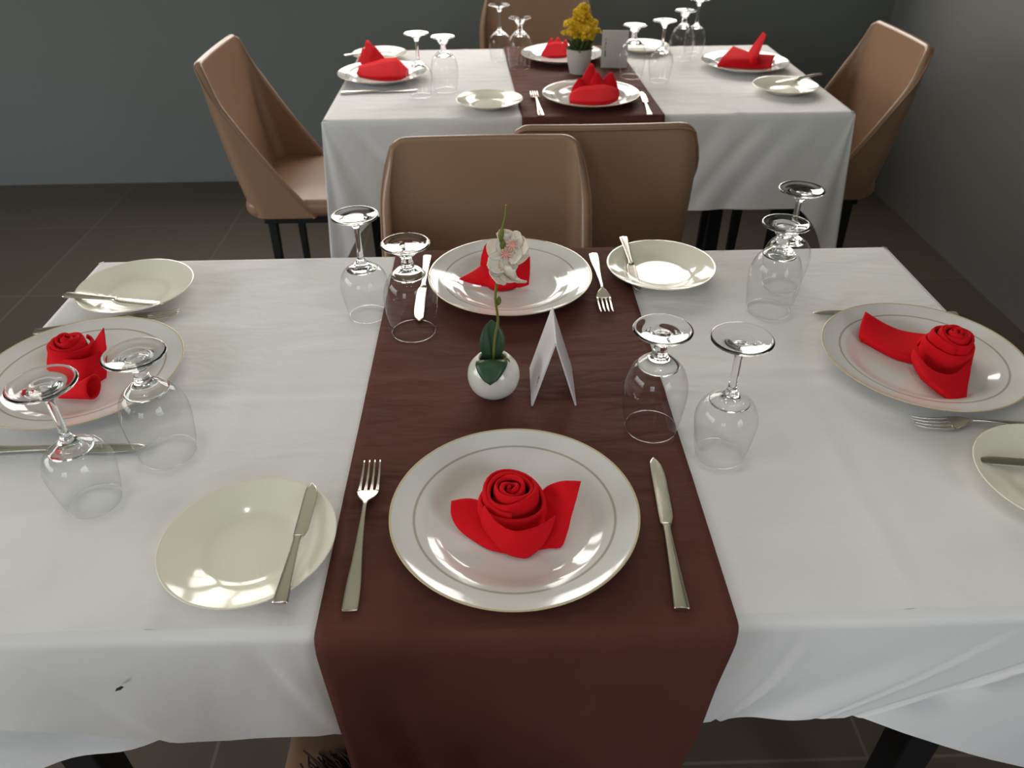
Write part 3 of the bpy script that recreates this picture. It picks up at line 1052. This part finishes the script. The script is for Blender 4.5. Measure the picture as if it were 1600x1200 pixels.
# 3: right plate: rose, a flat band to the left, a folded tail towards us
zc = ZK+.0045
b3 = at(1470, 585, zc)
r3 = at(1482, 556, zc+.004)
parts = [('rosette', mv(spiral(.029, .050, 4.6, flare=.002, seed=5, dip=.001, r0=.0025), (r3.x-.009, r3.y-.004, zc+.002), rz=.6, rx=.10)),
         ('wrap', mv(spiral(.037, .030, 1.1, flare=.004, seed=2, dip=0, r0=.031), (r3.x-.010, r3.y-.006, zc+.001), rz=2.0)),
         ('band', sheet([
             [(1352, 487, zc+.030), (1385, 507, zc+.018), (1415, 518, zc+.015), (1462, 524, zc+.022)],
             [(1345, 506, zc+.022), (1380, 525, zc+.016), (1412, 534, zc+.013), (1460, 543, zc+.016)],
             [(1342, 524, zc+.012), (1372, 540, zc+.012), (1405, 552, zc+.012), (1456, 562, zc+.010)],
             [(1345, 533, zc+.002), (1372, 548, zc+.001), (1404, 563, zc+.001), (1450, 574, zc+.001)]])),
         ('tail', sheet([
             [(1428, 545, zc+.024), (1455, 577, zc+.020), (1490, 585, zc+.018), (1518, 560, zc+.020)],
             [(1424, 560, zc+.014), (1448, 590, zc+.018), (1485, 600, zc+.014), (1516, 582, zc+.014)],
             [(1438, 590, zc+.006), (1462, 605, zc+.014), (1488, 612, zc+.011), (1512, 603, zc+.010)],
             [(1468, 616, zc+.001), (1480, 622, zc+.006), (1494, 627, zc+.005), (1509, 628, zc+.002)]])),
         ('fold', sheet([
             [(1424, 552, zc+.010), (1440, 566, zc+.020), (1452, 580, zc+.018)],
             [(1436, 580, zc+.004), (1452, 590, zc+.015), (1464, 598, zc+.014)],
             [(1462, 608, zc+.002), (1474, 612, zc+.009), (1484, 616, zc+.008)],
             [(1480, 625, zc+.001), (1490, 626, zc+.004), (1500, 628, zc+.003)]]))]
napkin('red napkin wound in a rose with a long flat tail, on the right dinner plate', b3, parts)
# 4: left plate: rose seen from the side with a rolled tail
b4 = at(120, 590, zc)
r4 = at(122, 577, zc)
parts = [('rosette', mv(spiral(.0300, .052, 4.0, flare=.002, seed=8, dip=-.002), (r4.x, r4.y, zc+.001), rz=1.0)),
         ('leaf', sheet([
             [(140, 548, zc+.030), (150, 530, zc+.046), (162, 512, zc+.060)],
             [(142, 562, zc+.024), (154, 552, zc+.034), (165, 536, zc+.046)],
             [(145, 585, zc+.006), (156, 578, zc+.014), (167, 565, zc+.026)]])),
         ('wrap', sheet([
             [(75, 550, zc+.034), (100, 560, zc+.036), (135, 560, zc+.038), (166, 540, zc+.036)],
             [(74, 575, zc+.018), (100, 588, zc+.018), (135, 590, zc+.020), (167, 570, zc+.020)],
             [(84, 598, zc+.003), (108, 608, zc+.002), (138, 606, zc+.003), (166, 590, zc+.004)]]))]
p_, q_ = at(94, 620, zc+.005), at(150, 613, zc+.013)
cone = []
dv = (q_-p_)
side_ = Vector((0, 0, 1)).cross(dv.normalized())
for i in range(9):
    f_ = i/8
    rr = .003+.0125*f_
    cpt = p_+dv*f_
    cone.append([tuple(cpt+rr*(math.cos(a)*side_*1.15+math.sin(a)*Vector((0, 0, 1)))+Vector((0, 0, rr*.6))) for a in [2*pi*k/20*1.06 for k in range(21)]])
parts.append(('tail', grid(cone)))
napkin('red napkin rose with a rolled open tail, on the left dinner plate', b4, parts)
# 5: far left: fan of points and a flap
zf = ZK+.0045
b5 = at(598, 122, zf)


def fan(cx, cy, zb, blades):
    out = []
    for (ax, ay, tx, ty, tz, w) in blades:
        A = at(ax, ay, zb); T = at(tx, ty, zb+tz)
        d = Vector((w, 0, 0))
        mid = A*.5+T*.5
        out.append(patch([[tuple(A-d), tuple(A+Vector((0, -.010, .002))), tuple(A+d)],
                          [tuple(mid-d*.75), tuple(mid+Vector((0, -.009, 0))), tuple(mid+d*.75)],
                          [tuple(T-d*.10), tuple(T+Vector((0, -.001, 0))), tuple(T+d*.10)]], 4))
    return out


parts = [('fold', x) for x in fan(0, 0, zf, [(574, 112, 562, 88, .024, .024), (578, 112, 567, 75, .044, .028), (586, 112, 574, 63, .064, .034), (594, 112, 584, 72, .058, .034)])]
parts.append(('flap', sheet([
    [(556, 104, zf+.010), (578, 98, zf+.022), (602, 91, zf+.032), (620, 90, zf+.034)],
    [(556, 112, zf+.005), (580, 112, zf+.013), (604, 108, zf+.018), (622, 107, zf+.019)],
    [(562, 120, zf+.001), (582, 124, zf+.001), (606, 126, zf+.001), (624, 125, zf+.001)]], 2)))
parts.append(('flap', sheet([
    [(619, 90, zf+.034), (628, 98, zf+.022), (638, 108, zf+.010)],
    [(622, 107, zf+.019), (630, 110, zf+.012), (639, 115, zf+.005)],
    [(624, 125, zf+.001), (631, 122, zf+.001), (638, 119, zf+.001)]], 2)))
napkin('red napkin fanned in points, on the farther table\'s left plate', b5, parts)
# 6: far near-side: crown
zr6 = ZR+.0045
b6 = at(928, 150, zr6)
parts = [('fold', x) for x in fan(0, 0, zr6, [(908, 150, 906, 122, .042, .030), (920, 151, 924, 99, .068, .034), (936, 151, 932, 112, .054, .030), (948, 149, 954, 113, .050, .032)])]
parts.append(('wrap', sheet([
    [(892, 144, zr6+.014), (906, 136, zr6+.024), (922, 134, zr6+.026), (944, 132, zr6+.028), (966, 138, zr6+.020)],
    [(889, 153, zr6+.006), (906, 150, zr6+.012), (926, 150, zr6+.013), (948, 148, zr6+.014), (968, 146, zr6+.010)],
    [(890, 160, zr6+.001), (908, 163, zr6+.001), (930, 164, zr6+.001), (952, 162, zr6+.001), (966, 155, zr6+.001)]], 2)))
napkin('red napkin folded as a crown, on the farther table\'s near plate', b6, parts)
# 7: far right: flat roll with an upright finger
b7 = at(1160, 102, zf)
parts = [('band', sheet([
    [(1146, 72, zf+.034), (1162, 78, zf+.032), (1182, 84, zf+.028), (1212, 86, zf+.020)],
    [(1130, 88, zf+.022), (1152, 92, zf+.024), (1180, 94, zf+.020), (1208, 94, zf+.014)],
    [(1119, 104, zf+.001), (1145, 106, zf+.001), (1178, 108, zf+.001), (1205, 107, zf+.001)]])),
    ('finger', sheet([
        [(1192, 50, zf+.078), (1195, 52, zf+.076), (1197, 56, zf+.072)],
        [(1180, 66, zf+.056), (1186, 68, zf+.056), (1191, 72, zf+.052)],
        [(1168, 84, zf+.030), (1176, 88, zf+.032), (1184, 92, zf+.028)],
        [(1166, 96, zf+.012), (1174, 100, zf+.014), (1184, 100, zf+.010)]]))]
napkin('red napkin with one upright finger, on the farther table\'s right plate', b7, parts)
# 8: far back
b8 = at(868, 86, zr6)
parts = [('fold', x) for x in fan(0, 0, zr6, [(858, 86, 862, 60, .036, .022), (870, 88, 872, 58, .040, .026), (880, 88, 884, 62, .036, .020)])]
parts.append(('wrap', sheet([
    [(846, 84, zr6+.006), (858, 68, zr6+.028), (876, 66, zr6+.030), (888, 74, zr6+.020)],
    [(846, 87, zr6+.001), (860, 90, zr6+.001), (876, 90, zr6+.001), (890, 88, zr6+.001)]])))
napkin('red napkin behind the yellow flowers, on the farther table\'s back plate', b8, parts)

# ------------------------------------------------------------------ white orchid in its round pot
op = at(772, 614, ZR)
op.z = ZR
orc = thing('potted_orchid', 'white artificial orchid in a small round white pot on the front runner', 'potted plant', op)
obj('pot', lathe(smoothprof([(0, .0), (.014, .0), (.018, .0012), (.030, .013), (.0345, .028), (.0325, .043), (.025, .054), (.0205, .058), (.0185, .0575), (.0180, .054), (.023, .046), (.0, .044)], 5), 64), 'pot', orc)
obj('moss', lathe([(0, .050), (.012, .0505), (.0205, .047)], 24), 'bark', orc)


def rel(px, py, y):
    """point seen at a pixel on the vertical plane Y=y, relative to the pot"""
    d = CF + CR*((px-800)/CAM['f']) - CU*((py-600)/CAM['f'])
    return tuple(CC + d*((y-CC.y)/d.y) - op)


yo = op.y
obj('stem', tube(smoothprof([(.0, .006, .046), rel(773, 530, yo+.004), rel(778, 500, yo), rel(774, 466, yo-.004), rel(778, 430, yo-.004), rel(784, 395, yo), rel(783, 368, yo+.004), rel(789, 340, yo+.006), rel(791, 320, yo+.008)], 5), [.0017]*26+[.0015]*8+[.0012]*7, 8), 'stem', orc)


def leaf_sheet(base, tip, width, droop, up=(0, 0, 1), fold=.004, side=None):
    B, T = Vector(base), Vector(tip)
    d = T-B
    s = side or d.cross(Vector(up)).normalized()
    s = Vector(s)
    rows = []
    for i in range(13):
        f = i/12
        w = width*max(.02, math.sin(pi*min(1, (f*.94+.06)))**.62)
        c_ = B+d*f+Vector((0, 0, droop*math.sin(pi*f)))
        n = s.cross(d).normalized()
        rows.append([tuple(c_+s*w*q+n*fold*abs(q)*math.sin(pi*f)) for q in (-1, -.6, -.25, 0, .25, .6, 1)])
    return grid(rows)


# the front leaf laps over the pot lip, the back leaf stands behind the stem
obj('leaf', leaf_sheet((.0, -.004, .056), rel(766, 602, yo-.040), .0205, .016, side=(1, 0, 0)), 'leaf', orc, solid=.0012)
obj('leaf', leaf_sheet((-.001, .006, .048), rel(768, 500, yo+.020), .0165, .0, side=(1, .15, 0)), 'leaf', orc, solid=.0012)
obj('root', tube(smoothprof([(.010, -.004, .052), (.017, -.006, .060), (.021, -.008, .055), (.018, -.012, .050)], 5), .0014, 8), 'stem', orc)
for (px, py, L_) in ((783, 366, .010), (785, 384, .009), (779, 470, .007)):
    c0 = Vector(rel(px, py, yo))
    obj('bud', mv(lathe(smoothprof([(0, -L_), (.0025, -L_*.6), (.0036, 0), (.0022, L_*.6), (0, L_)], 4), 16), c0, ry=.15), 'stem', orc)


def flower(c, size, rz, rx, seed):
    rnd = random.Random(seed)
    fl = None
    pet = []
    for k in range(5):
        a = 2*pi*k/5+rnd.uniform(-.15, .15)
        L = size*rnd.uniform(.85, 1.1)
        rows = []
        for i in range(9):
            f = i/8
            w = L*.48*math.sin(pi*min(1, f*.86+.09))**.7
            curl = L*.28*f*f-L*.10*math.sin(f*pi)
            rows.append([(L*f, w*q, curl+L*.10*q*q+.0006*math.sin(q*7+f*9+k)) for q in (-1, -.6, -.3, 0, .3, .6, 1)])
        v, f_ = grid(rows)
        ca, sa = math.cos(a), math.sin(a)
        pet.append(([(x*ca-y*sa, x*sa+y*ca, z) for x, y, z in v], f_))
    rot = Matrix.Rotation(rz, 3, 'Z') @ Matrix.Rotation(rx, 3, 'X')
    fl = obj('flower', merge(*pet), 'petal', orc, solid=.0006)
    fl.location = c
    fl.rotation_euler = rot.to_euler()
    lip = []
    for k in range(9):
        a = 2*pi*k/9
        lip.append(tube([(0, 0, 0), (.0028*math.cos(a), .0028*math.sin(a), size*.16), (.006*math.cos(a)*1.2, .006*math.sin(a)*1.2, size*.34)], [.0013, .0011, .0005], 6))
    obj('centre', merge(*lip), 'pink', fl)
    return fl


flower(rel(788, 398, yo-.006), .026, .3, 1.0, 1)
flower(rel(803, 382, yo-.004), .022, -.6, 1.3, 2)
flower(rel(781, 422, yo-.012), .025, .9, .75, 3)
flower(rel(793, 430, yo-.012), .022, 2.2, .9, 6)

# ------------------------------------------------------------------ yellow flowers on the farther table
yp = at(904, 113, ZR); yp.z = ZR
yel = thing('potted_flowers', 'yellow artificial flowers in a white pot on the farther table', 'potted plant', yp)
obj('pot', lathe(smoothprof([(0, 0), (.026, 0), (.028, .002), (.036, .035), (.039, .066), (.0395, .070), (.0370, .070), (.0355, .060), (0, .058)], 4), 48), 'matpot', yel)
fol = []
rnd = random.Random(4)
for k in range(150):
    a = rnd.uniform(0, 2*pi); r_ = rnd.uniform(.005, .048); z_ = .066+rnd.uniform(0, .042)
    b_ = (r_*.5*math.cos(a), r_*.5*math.sin(a), .062)
    fol.append(leaf_sheet(b_, (r_*math.cos(a), r_*math.sin(a), z_), .0055, .003))
obj('foliage', merge(*fol), 'foliage', yel, solid=.0005)['kind'] = 'stuff'
bl = []
for k in range(12):
    a = k*2.4
    el_ = .15+1.3*((k*.618) % 1)
    d_ = Vector((math.cos(a)*math.cos(el_), math.sin(a)*math.cos(el_), math.sin(el_)))
    bl.append(leaf_sheet((0, 0, 0), tuple(d_*.016), .0075, .001, up=(.3, .2, 1)))
blv = merge(*bl)
blo = None
for k in range(90):
    lump = [(-.028, 0, .118, .030), (.028, -.004, .112, .032), (.003, .006, .142, .030), (.006, .0, .165, .020), (-.002, -.018, .105, .030)][k % 5]
    a, e_ = rnd.uniform(0, 2*pi), rnd.uniform(-.6, 1.5)
    rr = lump[3]*rnd.uniform(.55, 1)
    p = (lump[0]+rr*math.cos(a)*math.cos(e_), lump[1]+rr*math.sin(a)*math.cos(e_)*.9, lump[2]+rr*math.sin(e_))
    if blo is None:
        o = blo = obj('blossom', blv, 'yellow', yel, solid=.0005)
    else:
        o = blo.copy(); COL.objects.link(o); o.parent = yel
    o.location = p
    o.rotation_euler = (rnd.uniform(-.8, .8), rnd.uniform(-.8, .8), rnd.uniform(0, 6))
st_ = []
for k in range(9):
    a = k*.7
    st_.append(tube([(0, 0, .06), (.01*math.cos(a), .01*math.sin(a), .09), (.022*math.cos(a), .022*math.sin(a), .12)], .0012, 6))
obj('stem', merge(*st_), 'stem', yel)

# ------------------------------------------------------------------ standing cards


def tent(name, label, loc, rz, w, h, half, th=.0012, text=None):
    t = thing(name, label, 'card', loc, rz, group='standing white cards')
    # folded sheet: fold line along local Y, length w, feet at x = +-half
    v = []
    for y in (0, w):
        v += [(-half, y, 0), (-half+th*2, y, 0), (0, y, h-th*2.6), (half-th*2, y, 0), (half, y, 0), (th*.8, y, h), (-th*.8, y, h)]
    f = [(0, 1, 2, 6), (2, 5, 6), (2, 3, 4, 5), (7, 13, 9, 8), (9, 13, 12), (9, 12, 11, 10)]
    f += [(0, 6, 13, 7), (6, 5, 12, 13), (5, 4, 11, 12), (1, 8, 9, 2), (2, 9, 10, 3), (0, 7, 8, 1), (3, 10, 11, 4)]
    obj('folded_sheet', (v, f), 'card', t, smooth=False)
    return t


a_, b_ = at(830, 634, ZR), at(901, 634, ZR)
cw = (b_-a_).length
tc = tent('table_card', 'folded white card standing like a tent on the front runner, beside the orchid', ((a_.x+b_.x)/2, (a_.y+b_.y)/2, ZR), -.02, .088, .098, cw/2)


def on_card(parent, half, h, w, marks, sgn):
    """dark print on one leaning face: marks are (along 0..1, up 0..1, length, height)"""
    vv = []
    for (s, u, l_, hh) in marks:
        pts = []
        for (ds, du) in ((0, 0), (l_, 0), (l_, hh), (0, hh)):
            uu = u+du
            x = sgn*(half*(1-uu)+.0009)
            pts.append((x, (s+ds)*w, uu*h+.0003))
        vv.append((pts, [(0, 1, 2, 3)]))
    return obj('print', merge(*vv), 'ink', parent, smooth=False)


on_card(tc, cw/2, .098, .088, [(.12, .28, .035, .035), (.17, .30, .02, .07), (.12, .36, .05, .02), (.10, .22, .02, .05)], -1)
k0 = at(942, 106, ZR); k0.z = ZR
# the far card is turned so that one leaf faces us
fc = tent('table_card', 'folded white card standing beside the yellow flowers on the farther table', (k0.x+.078, k0.y+.022, ZR), pi/2-.12, .082, .104, .030)
on_card(fc, .030, .104, .082, [(.84, .30, .035, .16), (.86, .50, .02, .10), (.835, .62, .03, .07), (.85, .73, .02, .05)], -1)

# ------------------------------------------------------------------ ceiling downlights mirrored as dots in the glasses
lp = lathe([(0, 0), (.035, 0), (.037, .001), (.045, -.002), (.050, 0), (.050, .012), (0, .012)], 32)
dl = None
for x in (-.45, .45):
    for y in (-.9, .0):
        if dl is None:
            dl = thing('ceiling_downlight', '', 'ceiling light', (x, y, ZC-.012))
            obj('trim_ring', lathe([(.036, 0), (.045, -.003), (.050, 0), (.050, .012), (.036, .012)], 32), 'ceiling', dl)
            obj('lens', lathe([(0, .004), (.036, .004), (.036, .012)], 32), 'lamp', dl)
            o = dl
        else:
            o = copy_tree(dl)
            o.location = (x, y, ZC-.012)
        o['label'] = 'round recessed ceiling downlight %s, on the %s' % ('above the near edge of the front table' if y > -.5 else 'behind the camera', 'left' if x < 0 else 'right')
        o['group'] = 'ceiling downlights'
